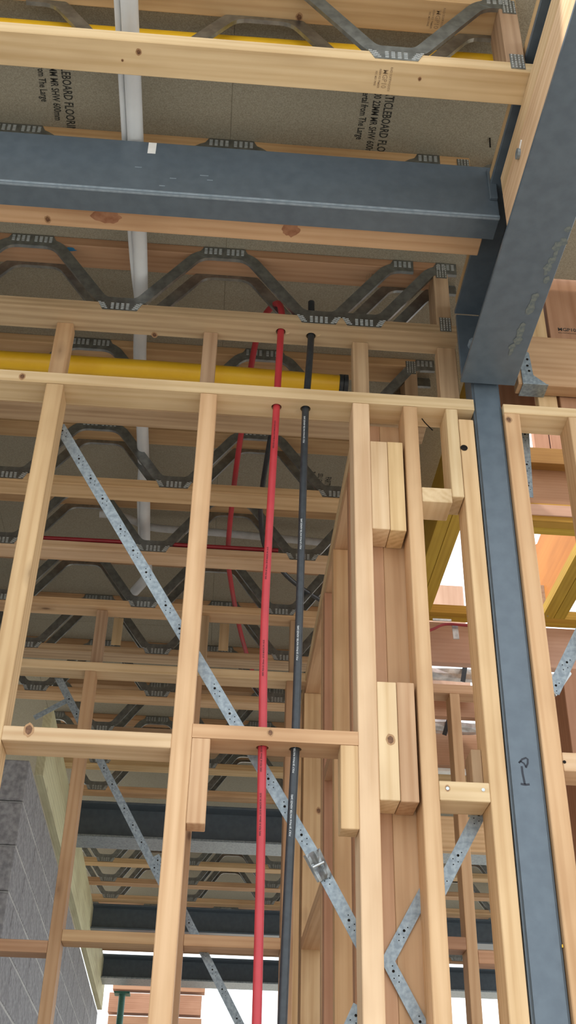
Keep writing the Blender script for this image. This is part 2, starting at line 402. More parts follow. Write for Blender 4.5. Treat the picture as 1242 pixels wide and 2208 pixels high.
# A: the nearest one; its stronger light is put into the paler pine
jA, bcA, tcA = joist(1.610, XL, .642, [(.317, 'V')], [(-.285, 'V'), (.30, 'V')], 'pale pine metal-web joist nearest the camera, in front of the steel channel', 'pine_pale', mtop='pine')
jB, bcB, tcB = joist(2.087, XL, .628, run(-.355, XL, .4)+[(.45, 'R')], run(-.355, XL, .5), 'metal-web joist directly behind the steel channel, red stains on its underside', 'pine')
xC = bx(((258, 665), (690, 692), (785, 700)), 2.396, 0)
jC, bcC, tcC = joist(2.486, XL, .640, run(xC[0], XL, .35)+[(xC[2], 'R')], run(xC[0]+.01, XL, .35)+[(xC[2]+.015, 'R')], 'metal-web joist above the front wall, drilled for the red and black pipes', 'pine')
xE = at(195, 750, 'y', 2.84).x+P_/2
joist(2.930, XL, .62, run(xE, XL, .5), run(xE, XL, .5), 'weathered metal-web joist just behind the front wall top plate', 'pine_aged')
xF = at(375, 1042, 'y', 3.275).x
joist(3.365, XL, .60, run(xF, XL, .5), run(xF+.01, XL, .5), 'metal-web joist with a small pencil mark, second behind the front wall', 'pine', False)
xG = at(330, 1180, 'y', 3.71).x
joist(3.800, XL, .60, run(xG, XL, .5), run(xG+.01, XL, .5), 'metal-web joist under the thin dark red conduit', 'pine_pale', False)
xH = at(309, 1302, 'y', 4.155).x
joist(4.245, XL, .60, run(xH, XL, .5), run(xH+.01, XL, .5), 'metal-web joist right above the second wall frame', 'pine', False)
xI = at(338, 1408, 'y', 4.58).x
joist(4.669, XL, .60, run(xI, XL, .5), run(xI+.01, XL, .5), 'metal-web joist first behind the second wall frame', 'pine_aged', False)
xJ = at(338, 1498, 'y', 5.03).x
joist(5.12, XL, .60, run(xJ, XL, .5), run(xJ+.01, XL, .5), 'metal-web joist second behind the second wall frame', 'pine', False)
joist(5.57, -.90, 2.6, run(xJ+.29, -.9, 2.5), run(xJ+.30, -.9, 2.5), 'metal-web joist level with the short noggings in view, third behind the second wall', 'pine_aged', False)
xK = at(215, 1640, 'y', 5.92).x
joist(6.013, -.90, 2.6, run(xK, -.9, 2.5), run(xK+.01, -.9, 2.5), 'metal-web joist with a dark knot, two before the first far steel beam', 'pine', False)
xL_ = at(209, 1700, 'y', 6.35).x
joist(6.430, -.90, 2.6, run(xL_, -.9, 2.5), run(xL_+.01, -.9, 2.5), 'metal-web joist resting just before the first far steel beam', 'pine', False)
for px, py, yb, lb in ((227, 1854, 7.795, 'metal-web joist first beyond the light-bottomed far steel beam'), (233, 1896, 8.256, 'metal-web joist in the middle of the far bay'), (238, 1935, 8.690, 'metal-web joist just before the second far steel beam')):
    xx = at(px, py, 'y', yb-.09).x
    joist(yb, -.92, 3.0, run(xx, -.9, 2.9), run(xx+.01, -.9, 2.9), lb, 'pine', False)
for yb, lb in ((9.76, 'backlit metal-web joist beyond the second far beam'), (10.22, 'backlit metal-web joist just before the last far beam')):
    joist(yb, -.93, 3.0, run(-.15, -.93, 2.9), run(-.14, -.93, 2.9), lb, 'pine_red', False)
# stamps and marks on the chords
def grade_stamp(x, y, z, parent, s=1.0):
    for dx, tx, sz in ((.014*s, 'RAD SOFTWOODS', .0075*s), (-.002*s, 'MGP10', .0165*s), (-.011*s, 'RESIN KD TIMBER', .0065*s), (-.020*s, 'FSC MIX PINE', .0065*s)):
        text('grade_stamp', tx, sz, (x+dx, y, z-.0003), (0, 1, 0), (1, 0, 0), 'stamp', parent, align='CENTER', bold=.0002)
p = at(826, 170, 'z', H); grade_stamp(p.x, p.y, H, bcA)
p = at(940, 42, 'z', HB-CH); grade_stamp(p.x, p.y, HB-CH, tcA)
p = at(800, 600, 'z', HB-CH); grade_stamp(p.x, p.y, HB-CH, tcC, .8)
p = at(500, 1083, 'z', H); 
for a, b in (((195, 470), (265, 468)), ((605, 500), (645, 512))):       # reddish resin stains on joist B
    q0 = at(*a, 'z', H); q1 = at(*b, 'z', H); c = (q0+q1)/2
    bm = bmesh.new(); k = 22; hw = abs(q1.x-q0.x)/2
    vs = [bm.verts.new((hw*math.cos(t*6.283/k)*(.8+.3*R.random()), .022*math.sin(t*6.283/k)*(.8+.4*R.random()), 0)) for t in range(k)]
    bm.faces.new(vs[::-1]); me = from_bm(bm, 'resin_stain')
    link('resin_stain', me, noisy('resin', (.27, .11, .055), (.40, .20, .11), scale=40, rough=.8), bcB, (c.x, 2.087-.045, H-.0004))
for px, py in ((545, 560), (150, 537)):                                   # blue paint dabs on the top chord of joist C
    q = at(px, py, 'z', HB-CH); bm = bmesh.new(); k = 16
    vs = [bm.verts.new((.022*math.cos(t*6.283/k)*(.6+.6*R.random()), .008*math.sin(t*6.283/k), 0)) for t in range(k)]
    bm.faces.new(vs[::-1]); link('paint_dab', from_bm(bm, 'paint_dab'), 'blue_paint', tcC, (q.x, min(max(q.y, 2.41), 2.47), HB-CH-.0006))

# ------------------------------------------------------------------ structural steel
def ibeam_x(name, y0, y1, z0, z1, x0, x1, label, tf=.012, tw=.009, fm='steel'):
    o = thing(name, ((x0+x1)/2, (y0+y1)/2, z0), label, 'steel beam')
    ym = (y0+y1)/2
    box('bottom_flange', x0, x1, y0, y1, z0, z0+tf, fm, o, .0015); box('top_flange', x0, x1, y0, y1, z1-tf, z1, 'steel', o, .0015)
    box('web', x0, x1, ym-tw/2, ym+tw/2, z0+tf, z1-tf, 'steel', o, 0); return o
# channel along x
ch = thing('steel_channel', (-.9, 1.945, 2.27), 'blue-grey steel channel crossing the view under the near joists', 'steel beam')
box('web', XL, .644, 1.908, 1.914, 2.27, 2.468, 'steel', ch, .0012)
box('bottom_flange', XL, .644, 1.914, 1.983, 2.27, 2.281, 'steel', ch, .0012)
box('top_flange', XL, .644, 1.914, 1.983, 2.457, 2.468, 'steel', ch, .0012)
prism('edge_highlight', [(1.9072, 2.278), (1.9072, 2.2725), (1.9105, 2.2693), (1.916, 2.2693), (1.913, 2.275)], 'x', XL, .644, 'steel_edge', ch)  # paler strip along the bottom front edge, its highlight painted in
a = at(1065, 420, 'y', 1.90); b = at(1072, 462, 'y', 1.90)
box('cleat', .622, .643, 1.898, 1.908, 2.335, 2.45, 'steel', ch, .0015)
a = at(321, 307, 'y', 1.907); b = at(335, 331, 'y', 1.907)
box('tape', a.x, b.x, 1.9072, 1.908, b.z, a.z, 'white', ch, 0)
sc = []
for px, py in ((372, 384), (438, 378), (452, 388), (350, 400), (300, 360)):
    q = at(px, py, 'y', 1.907); sc.append(q)
for q in sc:
    box('scuff', q.x-R.uniform(.006, .014), q.x+R.uniform(.006, .014), 1.9074, 1.908, q.z-.0012, q.z+.0012, 'steel_edge', ch, 0)
# beam along y
bm_ = thing('steel_beam', (.705, 1.4, 2.12), 'blue-grey steel beam running away overhead to the post, underside showing', 'steel beam')
box('bottom_flange', .627, .783, -.6, 2.382, 2.12, 2.132, 'steel', bm_, .0015)
box('top_flange', .627, .783, -.6, 2.382, 2.39, 2.402, 'steel', bm_, .0015)
box('web', .700, .710, -.6, 2.382, 2.132, 2.39, 'steel', bm_, 0)
box('end_plate', .632, .752, 2.382, 2.394, 2.133, 2.389, 'steel', bm_, .0015)
for z in (2.262, 2.215):
    tube('bolt', [(.668, 2.356, z), (.668, 2.383, z)], .011, 'steel_edge', bm_, 6, False)
edge = []
slm = noisy('slurry', (.105, .13, .14), (.17, .19, .175), scale=80, rough=.9)
for i in range(22):                                                      # mortar slurry along the right edge
    if R.random() < .2: continue
    y = 1.80+i*.021+R.uniform(-.008, .008); bm = bmesh.new(); k = 11; a1 = R.uniform(.004, .012); a2 = R.uniform(.010, .024)
    vs = [bm.verts.new((a1*math.cos(t*6.283/k)*(.7+.6*R.random()), a2*math.sin(t*6.283/k)*(.8+.4*R.random()), 0)) for t in range(k)]
    bm.faces.new(vs[::-1]); link('slurry_splash', from_bm(bm, 'slurry_splash'), slm, bm_, (.774-.0014*i+R.uniform(-.008, .004), y, 2.1197-.00005*i))
pk = thing('timber_packer', (.66, .6, 2.132), 'pale timber packer sitting in the side of the overhead steel beam', 'timber')
box('lower_plank', .629, .698, -.6, 1.822, 2.1322, 2.252, 'pine_pale', pk, .002)
box('upper_plank', .629, .698, -.6, 1.822, 2.2525, 2.318, 'pine_pale', pk, .002)
q = at(1120, 332, 'x', .629)
tube('bolt', [(.632, q.y, q.z), (.622, q.y, q.z)], .013, 'galv_dull', pk, 14, False)
bar('bolt_washer', (.6275, q.y-.03, q.z+.012), (.6275, q.y-.004, q.z+.004), .006, .003, 'white', pk, (0, 0, 1))
rp_ = box('ribbon_plate', .628, .72, -.6, 2.36, 2.403, 2.437, 'pine', None, .002)
tag(rp_, 'thin timber plate lying on top of the overhead steel beam', 'timber')
# post
po = thing('steel_post', (.7035, 2.44, -ZC), 'tall blue-grey square steel post with black marker writing', 'steel post')
bm = bmesh.new(); bm_box(bm, -.04, .04, -.04, .04, 0, 3.685)
bmesh.ops.bevel(bm, geom=[e for e in bm.edges if abs(e.verts[0].co.z-e.verts[1].co.z) > 1], offset=.006, segments=3, affect='EDGES')
link('shaft', from_bm(bm, 'shaft', 2), 'steel', po, (.7035, 2.44, -ZC))
def stroke(pxs, w, parent, y=2.3995):
    pts = [at(a_, b_, 'y', y) for a_, b_ in pxs]; c = pts[0]; bm = bmesh.new(); L = []
    for i, p in enumerate(pts):
        d = (pts[min(i+1, len(pts)-1)]-pts[max(i-1, 0)]).normalized(); nn = Vector((-d.z, 0, d.x))
        L.append((bm.verts.new(p+nn*w-c), bm.verts.new(p-nn*w-c)))
    for i in range(len(L)-1): bm.faces.new((L[i][0], L[i+1][0], L[i+1][1], L[i][1]))
    link('marker_writing', from_bm(bm, 'marker_writing'), 'marker', parent, c)
stroke([(1125, 1652), (1127, 1668), (1132, 1691)], .0024, po); stroke([(1123, 1690), (1133, 1692), (1142, 1691)], .0024, po)
stroke([(1119, 1645), (1126, 1637), (1134, 1634), (1138, 1637), (1138, 1646), (1134, 1655)], .0022, po)
stroke([(1119, 1645), (1122, 1641), (1130, 1646), (1135, 1655)], .0018, po)
box('paint_chip', .7415, .7440, 2.398, 2.40, at(1207, 2040, 'y', 2.4).z-.003, at(1207, 2040, 'y', 2.4).z+.003, 'yellow_pipe', po, 0)
# far beams
ibeam_x('steel_beam', 6.50, 6.72, 2.105, 2.318, -.92, 3.2, 'dark blue far steel beam with a light underside, beyond the second wall', .013, .009, 'galv_dull')  # paler galvanised bottom flange stands in for bright light reflected off the underside
ibeam_x('steel_beam', 8.72, 8.90, 2.135, 2.318, -.95, 3.2, 'dark blue far steel beam in the middle distance', .012)
ibeam_x('steel_beam', 10.32, 10.60, 2.12, 2.318, -.96, 3.2, 'farthest dark blue steel beam, above the bright opening', .013, .009, 'galv_dull')  # bottom flange made paler here too, for its reflected light

# ------------------------------------------------------------------ front wall frame
YF, YB = 2.390, 2.478
FLR = -ZC
wf = thing('timber_wall_frame', (0, 2.43, FLR), 'pine stud wall frame in front, with pipes through its plates', 'wall frame')
HOLES = []
def holed_plate(name, x0, x1, y0, y1, z0, z1, holes, mat, parent):
    """plank with round through holes (vertical)"""
    bm = bmesh.new(); xs = [x0]
    cells = []; hs = sorted(holes)
    for hx, hy, r in hs: cells.append((hx-r*1.6, hx+r*1.6, (hx, hy, r)))
    xc = x0; segs = []
    for a_, b_, h_ in cells:
        segs.append((xc, a_, None)); segs.append((a_, b_, h_)); xc = b_
    segs.append((xc, x1, None))
    cx, cy, cz = (x0+x1)/2, (y0+y1)/2, (z0+z1)/2
    for a_, b_, h_ in segs:
        if h_ is None:
            for z, fl_ in ((z0, 1), (z1, 0)):
                vs = [bm.verts.new((x-cx, y-cy, z-cz)) for x, y in ((a_, y0), (b_, y0), (b_, y1), (a_, y1))]
                bm.faces.new(vs[::-1] if fl_ else vs)
        else:
            hx, hy, r = h_; k = 24; rim = {}
            outer = []
            for i in range(k):
                t = 2*math.pi*i/k; c_, s_ = math.cos(t), math.sin(t)
                # project to the cell rectangle
                sx = ((b_-hx) if c_ > 0 else (hx-a_))/max(abs(c_), 1e-6); sy = ((y1-hy) if s_ > 0 else (hy-y0))/max(abs(s_), 1e-6); s2 = min(sx, sy)
                outer.append((hx+c_*s2, hy+s_*s2))
            corners = [(b_, y1), (a_, y1), (a_, y0), (b_, y0)]
            for z, fl_ in ((z0, 1), (z1, 0)):
                iv = [bm.verts.new((hx+r*math.cos(2*math.pi*i/k)-cx, hy+r*math.sin(2*math.pi*i/k)-cy, z-cz)) for i in range(k)]
                ov = [bm.verts.new((ox-cx, oy-cy, z-cz)) for ox, oy in outer]; rim[z] = iv
                for i in range(k):
                    j_ = (i+1) % k; f = [iv[i], ov[i], ov[j_], iv[j_]]
                    bm.faces.new(f if not fl_ else f[::-1])
                    o1, o2 = outer[i], outer[j_]
                    if abs(o1[0]-o2[0]) > 1e-6 and abs(o1[1]-o2[1]) > 1e-6:
                        cn = min(corners, key=lambda q: (q[0]-(o1[0]+o2[0])/2)**2+(q[1]-(o1[1]+o2[1])/2)**2)
                        cv = bm.verts.new((cn[0]-cx, cn[1]-cy, z-cz)); f = [ov[i], cv, ov[j_]]; bm.faces.new(f if not fl_ else f[::-1])
            for i in range(k):
                j_ = (i+1) % k; bm.faces.new((rim[z0][i], rim[z0][j_], rim[z1][j_], rim[z1][i]))
        for y, fl_ in ((y0, 0), (y1, 1)):
            vs = [bm.verts.new((x-cx, y-cy, z-cz)) for x, z in ((a_, z0), (b_, z0), (b_, z1), (a_, z1))]; bm.faces.new(vs if not fl_ else vs[::-1])
    for x in (x0, x1):
        bm.faces.new([bm.verts.new((x-cx, y-cy, z-cz)) for y, z in ((y0, z0), (y1, z0), (y1, z1), (y0, z1))])
    bmesh.ops.remove_doubles(bm, verts=bm.verts, dist=1e-5); bmesh.ops.recalc_face_normals(bm, faces=bm.faces)
    return link(name, from_bm(bm, name, 0), mat, parent, (cx, cy, cz))
# pipe positions where they cross each plate
YP = 2.432
RX = {z: v for z, v in ((2.32, .112), (2.026, .107), (1.01, .101))}
BX = {2.32: .203, 2.026: .189, 1.01: .177}
# re-cut the chord of joist C with the two pipe holes
bpy.data.objects.remove(bcC, do_unlink=True)
bcC = holed_plate('bottom_chord', XL, .640, 2.396, 2.486, H, H+CH, [(RX[2.32], YP+.002, .0145), (BX[2.32], YP+.012, .0145)], 'pine_aged', jC)
holed_plate('top_plate', XL, .662, YF, YB, 2.028, 2.066, [(RX[2.026], YP, .0145), (BX[2.026], YP, .0145)], 'pine_pale', wf)
for sx_, hz_ in ((RX[2.32]+.020, 2.32), (BX[2.32]+.022, 2.32)):
    pts = [(0, 0), (.012, -.004), (.008, .004), (.0, .008)]
    bm = bmesh.new(); bm.faces.new([bm.verts.new((a_, b_, 0)) for a_, b_ in pts]); link('torn_fibre', from_bm(bm, 'torn_fibre'), 'pine_pale', bcC, (sx_-.004, YP+.004, H-.0007))
def stud(x0, x1, z0=FLR+.045, z1=2.028, mat='pine', y0=YF, y1=YB, name='stud', parent=None):
    return box(name, x0, x1, y0, y1, z0, z1-.0005, mat, parent or wf, .002)
box('bottom_plate', XL, .662, YF, YB, FLR, FLR+.045, 'pine', wf, .002)
stud(-.532, -.485, mat='pine'); stud(-.107, -.061, mat='pine'); stud(.318, .364, mat='pine_pale'); stud(.460, .499, mat='pine')
for k in range(1, 5): stud(-.532-.43*k, -.487-.43*k)
stud(.6145, .656, z1=1.993, mat='pine')
stud(.580, .613, z0=1.725, mat='pine_pale', name='short_stud')
box('nogging', .4995, .5795, YF-.0, YB, 1.704, 1.750, 'pine_pale', wf)
q = at(985, 965, 'y', YF)
discs('knot_hole', [(q.x+.02, YF-.0007, q.z)], .010, (0, -1, 0), 'hole', wf, 12)
box('nogging', .4995, .614, YF, YB, .890, .935, 'pine_pale', wf)
discs('screw', [at(965, 1700, 'y', YF-.0006), at(1042, 1703, 'y', YF-.0006)], [.004, .004], (0, -1, 0), 'galv', wf, 10)
box('grey_block', .590, .6140, YF+.05, YB+.03, .937, 1.035, 'pine_aged', wf)
box('nogging', -.485, -.107, YF, YB, .982, 1.017, 'pine_pale', wf)
for k in range(1, 4): box('nogging', -.485-.43*k, -.535-.43*(k-1), YF, YB, .95, .985, 'pine', wf)
holed_plate('nogging', -.061, .318, YF, YB, 1.010, 1.043, [(RX[1.01], YP, .0145), (BX[1.01], YP, .0145)], 'pine_warm', wf)
box('hanging_block', -.0605, -.019, YF, YF+.055, .812, 1.0095, 'pine', wf)
box('hanging_block', .277, .3175, YF, YF+.055, .815, 1.0095, 'pine', wf)
# packers between the stud pair
for z0, z1 in ((1.608, 1.895), (.884, 1.173)):
    box('packer', .3645, .4105, YF, YB, z0, z1, 'pine_pale', wf); box('packer', .4115, .4530, YF, YB, z0-.002, z1+.001, 'pine', wf)
box('backing_board', .352, .405, YB+.001, YB+.045, FLR+.045, 2.02, 'board_brown', wf, .0012); box('backing_board', .4055, .4635, YB+.001, YB+.045, FLR+.045, 2.02, 'board_brown', wf, .0012)
# cripple blocks carrying joist C
for px0, px1 in ((120, 156), (440, 470), (760, 793), (940, 979)):
    x0 = at(px0, 712, 'y', 2.455).x; x1 = at(px1, 712+.03*(px1-px0), 'y', 2.455).x
    box('cripple_block', x0, x1, 2.455, 2.4985, 2.067, H-.0005, 'pine_aged' if px0 > 400 else 'pine', wf)
# right-hand continuation past the post
wr = thing('timber_wall_frame', (1.3, 2.43, FLR), 'pine wall frame to the right of the steel post', 'wall frame')
box('top_plate', .746, 2.2, YF, YB, 2.026, 2.058, 'pine_pale', wr); box('bottom_plate', .746, 2.2, YF, YB, FLR, FLR+.045, 'pine', wr)
stud(.746, .790, z1=2.026, mat='pine_warm', parent=wr); stud(.930, .975, z1=2.026, parent=wr); stud(1.38, 1.425, z1=2.026, parent=wr)
q0 = at(1215, 1622, 'y', YF); q1 = at(1215, 1662, 'y', YF)
box('nogging', .7905, .9295, YF, YB, q1.z, q0.z, 'pine_pale', wr); box('nogging', .9755, 1.3795, YF, YB, q1.z, q0.z, 'pine_pale', wr)
discs('screw', [at(1217, 1643, 'y', YF-.0006)], .004, (0, -1, 0), 'hole', wr, 10)

# ------------------------------------------------------------------ second wall frame
Y2 = 4.154
w2 = thing('timber_wall_frame', (-.6, 4.2, FLR), 'second pine wall frame farther back, parallel to the front one', 'wall frame')
X2R = .345
box('top_plate', -.86, X2R, Y2, Y2+.085, 2.022, 2.060, 'pine_pale', w2); box('bottom_plate', -.86, X2R, Y2, Y2+.09, FLR, FLR+.045, 'pine', w2)
for x in (-.557, -.127, .262):
    box('stud', x, x+.044, Y2, Y2+.088, FLR+.045, 2.0215, 'pine_warm', w2)
    xx = x+.012; box('cripple_block', xx, xx+.044, Y2+.03, Y2+.088, 2.0605, H-.0005, 'pine_aged', w2)
box('nogging', -.86, -.5575, Y2, Y2+.088, .928, .970, 'pine_warm', w2); box('nogging', -.5125, -.1275, Y2, Y2+.088, .970, 1.010, 'pine_warm', w2); box('nogging', -.0825, .2615, Y2, Y2+.088, .970, 1.010, 'pine_warm', w2)
for px, py in ((255, 1355), (483, 1370)):
    q = at(px, py, 'y', 4.60); box('spacer_block', q.x-.022, q.x+.022, 4.575, 4.5785, 2.36, 2.50, 'pine_pale', w2)

# ------------------------------------------------------------------ wall frame running away behind the right studs
wp = thing('timber_wall_frame', (.38, 3.3, FLR), 'pine wall frame running straight away behind the packed studs', 'wall frame')
XA = .338
box('top_plate', XA, XA+.09, 2.53, 4.75, 2.024, 2.060, 'pine_pale', wp, axis=1); box('bottom_plate', XA, XA+.09, 2.53, 4.75, FLR, FLR+.045, 'pine', wp, axis=1)
box('top_plate', XA+.004, XA+.092, 2.53, 4.75, 1.986, 2.0235, 'pine', wp, axis=1)
for y, mt_ in ((2.66, 'pine_red'), (3.085, 'pine_warm'), (3.37, 'pine_red'), (4.185, 'pine'), (4.66, 'pine_warm')):
    box('stud', XA, XA+.09, y, y+.045, FLR+.045, 1.9855, mt_, wp)
    if y in (4.185, 3.37): box('stud', XA-.002, XA+.088, y+.046, y+.09, FLR+.045, 1.9855, 'pine', wp)
box('nogging', XA, XA+.088, 3.131, 3.3695, 1.30, 1.34, 'pine_warm', wp, axis=1); box('nogging', XA, XA+.088, 3.4605, 4.1845, .98, 1.02, 'pine', wp, axis=1)

# ------------------------------------------------------------------ strap braces
def strap(pa, pb, w, y, label, holes=True, parent=None, thick=.0012, mat='galv_dull', brand=False):
    """flat perforated strap lying in the plane y, between two photo points"""
    a_ = at(*pa, 'y', y); b_ = at(*pb, 'y', y)
    o = bar('strap_brace' if parent is None else 'strap_piece', a_, b_, w, thick, mat, parent, (a_-b_).cross(Vector((0, 1, 0))), 0)
    if parent is None: tag(o, label, 'strap')
    if holes:
        d = (b_-a_); L = d.length; d.normalize(); nn = d.cross(Vector((0, 1, 0))).normalized(); pts = []; rs = []; s = .02; i = 0
        while s < L-.02:
            for ds, dn, rr in ((0, 0, .0031), (.013, .0065, .0014), (.013, -.0065, .0014), (.024, 0, .0014), (-.010, .004, .0014)):
                pts.append(a_+d*(s+ds)+nn*dn*w/.03+Vector((0, -thick/2-.0002, 0))); rs.append(rr)
            s += .075 if i % 3 else .11; i += 1
        tag(discs('punched_holes', pts, rs, (0, -1, 0), 'hole', o, 9, .0003), kind='stuff')
    return o
S1 = strap((128, 918), (690, 1868), .030, YB+.0016, 'long galvanised strap brace crossing diagonally behind the pipes, down to the tensioner')
S2 = strap((690, 1868), (812, 2096), .030, YB+.0016, 'galvanised strap brace below the tensioner')
# tensioner
tn = thing('strap_tensioner', at(688, 1868, 'y', YB-.004), 'crumpled galvanised strap tensioner with a bolt', 'tensioner')
a_ = at(671, 1838, 'y', YB-.004); b_ = at(700, 1896, 'y', YB-.004); d = (b_-a_).normalized(); nn = Vector((0, 1, 0)).cross(d)
bm = bmesh.new(); N1, N2 = 9, 7; c = (a_+b_)/2; grid = []
for i in range(N1):
    row = []
    for j in range(N2):
        u = i/(N1-1); v = j/(N2-1)-.5
        p = a_.lerp(b_, u)+nn*v*.037*(1.12-.12*u)-c; p.y -= .004*math.sin(u*math.pi*3)*(1-2*abs(v))+.003*math.cos(v*12)+R.uniform(0, .001)
        row.append(bm.verts.new(p))
    grid.append(row)
for i in range(N1-1):
    for j in range(N2-1): bm.faces.new((grid[i][j], grid[i][j+1], grid[i+1][j+1], grid[i+1][j]))
g2 = bmesh.ops.solidify(bm, geom=bm.faces[:], thickness=.0015)
link('folded_plate', from_bm(bm, 'folded_plate'), 'galv', tn, c)
tube('bolt', [c+nn*.014+Vector((0, -.008, 0)), c-nn*.014+Vector((0, -.008, 0))], .0035, 'galv', tn, 8, False)
# X strap between the packed studs (lies in front of the backing board)
strap((930, 1896), (830, 2085), .027, YB-.004, 'upper leg of the bent strap between the packed studs')
strap((838, 2075), (925, 2240), .027, YB-.006, 'lower leg of the bent strap between the packed studs')
strap((776, 2170), (745, 2240), .030, YB+.003, 'short strap end showing low beside the packed stud')
strap((1040, 1742), (945, 1928), .030, YB+.0016, 'strap brace under the lower right nogging')
strap((938, 1770), (910, 1850), .030, YB+.05, 'dark strap behind the right stud pair', False)
s_ = strap((1262, 1345), (1192, 1492), .034, YB+.0016, 'strap brace at the right edge beside the steel post')
bar('strap_piece', at(1195, 1498, 'y', YB+.004), at(1228, 1450, 'y', YB+.05), .012, .008, 'galv', s_, (0, 0, 1))
strap((1131, 925), (1140, 1072), .026, YB+.02, 'upright strap hanging behind the wall right of the post')
# on the second wall
strap((121, 1452), (350, 1905), .030, Y2+.0895, 'thin dark strap brace on the second wall, upper length')
strap((335, 1845), (520, 2215), .030, Y2+.0915, 'thin dark strap brace on the second wall, lower length')
strap((143, 1511), (74, 1548), .022, Y2+.12, 'short strap tail beside the block wall top', False)

# ------------------------------------------------------------------ pipes
def pipe_text(parent, pts, r, body, mat, n, size):
    """tiny printing along the pipe, facing the viewer"""
    for i in range(n):
        t = (i+.35)/n; k = t*(len(pts)-1); j = int(k); p = Vector(pts[j]).lerp(Vector(pts[min(j+1, len(pts)-1)]), k-j)
        d = (Vector(pts[min(j+1, len(pts)-1)])-Vector(pts[j])).normalized(); vd = (-p).normalized(); vd = (vd-d*vd.dot(d)).normalized()
        if d.z > 0: d = -d
        text('printed_text', body, size, p+vd*(r+.0004), -d, vd.cross(-d), mat, parent, bold=.0001)
RP = [at(606, 700, 'y', YP+.002), at(606, 718, 'y', YP+.002), V3(.107, YP, 2.045), V3(RX[2.026], YP, 2.02), at(572, 1300, 'y', YP), V3(RX[1.01], YP, 1.03), V3(RX[1.01], YP, 1.0), at(561, 1900, 'y', YP), at(551, 2300, 'y', YP)]
RP[0] = V3(RX[2.32]+.001, YP+.002, 2.40); RP[1] = V3(RX[2.32], YP+.002, 2.30)
back = [at(px, py, 'z', zz) for px, py, zz in ((596, 655, 2.47), (566, 690, 2.53), (545, 770, 2.50), (520, 935, 2.45), (505, 1045, 2.42), (492, 1180, 2.42), (497, 1250, 2.42), (518, 1360, 2.43), (542, 1440, 2.44), (565, 1500, 2.45))]
red = tube('red_pipe', back[::-1]+RP, .0100, 'red_pipe', None, 18); tag(red, 'red plastic water pipe rising through the front wall plates', 'pipe')
pipe_text(red, RP[3:6], .0100, 'PIPE PEX-B 20mm 2018 MADE IN AUS', 'pipe_print_black', 3, .006)
pipe_text(red, RP[6:8], .0100, 'PIPE PEX-B 20mm 2018 MADE IN AUS', 'pipe_print_black', 2, .006)
BP = [V3(BX[2.32], YP+.012, 2.46), V3(BX[2.32], YP+.012, 2.30), V3(.190, YP, 2.045), V3(BX[2.026], YP, 2.02), V3(.183, YP, 1.5), V3(BX[1.01], YP, 1.03), V3(BX[1.01], YP, 1.0), at(622, 1900, 'y', YP), at(605, 2300, 'y', YP)]
black = tube('black_pipe', BP, .0100, 'black_pipe', None, 18); tag(black, 'black plastic pipe beside the red one through the front wall', 'pipe')
pipe_text(black, BP[3:6], .0100, 'POLY 20 PN16 WATER AS/NZS 2492', 'pipe_print_white', 3, .006)
pipe_text(black, BP[6:8], .0100, 'POLY 20 PN16 WATER AS/NZS 2492', 'pipe_print_white', 2, .006)
bb = [at(px, py, 'z', zz) for px, py, zz in ((596, 880, 2.50), (583, 945, 2.46), (566, 1050, 2.42), (562, 1110, 2.42), (572, 1180, 2.42), (612, 1235, 2.43), (650, 1268, 2.44), (700, 1300, 2.45))]
tag(tube('black_pipe', bb, .0095, 'black_pipe', None, 14), 'black flexible pipe sagging among the joists behind the red pipe', 'pipe')
ypipe = thing('yellow_gas_pipe', (-.9, 2.70, 2.36), 'thick yellow gas pipe seen just above the front wall top plate', 'pipe')
y0_, z0_ = 2.66, 2.352
tube('tube', [(XL, 2.72, 2.384), (-.4, 2.70, 2.372), (.315, 2.69, 2.352)], .030, 'yellow_pipe', ypipe, 20)
tube('crimp_ring', [(.315, 2.69, 2.352), (.327, 2.69, 2.352)], .033, 'black_pipe', ypipe, 20, False); tube('crimp_ring', [(.329, 2.69, 2.352), (.342, 2.69, 2.352)], .033, 'black_pipe', ypipe, 20, False)
yp1 = tube('yellow_gas_pipe', [(XL, 1.672, 2.5565), (-.4, 1.672, 2.5565), (.60, 1.668, 2.561)], .0275, 'yellow_pipe', None, 20); tag(yp1, 'yellow gas pipe behind the nearest joist at the top', 'pipe')
wp_ = thing('white_pipe', (-.32, 2.6, 2.5), 'white plastic pipe running away through the joist webs', 'pipe')
tube('tube', [(-.3165, .8, 2.5), (-.3165, 2.3, 2.5), (-.334, 2.8, 2.5), (-.338, 3.2, 2.5), (-.343, 3.6, 2.5), (-.352, 3.95, 2.49)], .0215, 'pvc', wp_, 20)
tube('side_conduit', [(-.345, .8, 2.512), (-.345, 2.2, 2.512), (-.333, 2.6, 2.508), (-.330, 3.1, 2.512), (-.365, 3.55, 2.52), (-.372, 3.9, 2.51)], .008, 'pvc', wp_, 12)
q = at(318, 1245, 'z', 2.48); q2 = at(290, 1268, 'z', 2.47)
tube('elbow', [(-.353, 3.95, 2.49), (q.x, q.y-.08, 2.48), (q.x-.005, q.y, 2.48), (q2.x, q2.y+.02, 2.465)], .022, 'pvc', wp_, 16)
gc = [at(px, py, 'z', 2.545) for px, py in ((215, 1108), (262, 1112), (300, 1128), (340, 1139), (450, 1147), (560, 1157), (720, 1172))]
tag(tube('grey_conduit', gc, .0155, 'grey_pvc', None, 14), 'grey plastic conduit bending past the end of the white pipe', 'conduit')
rc = [at(px, py, 'z', 2.372) for px, py in ((-120, 1150), (95, 1160), (330, 1172), (600, 1187))]
tag(tube('red_conduit', rc, .0085, 'dark_red', None, 12), 'thin dark red conduit lying along a joist chord', 'conduit')

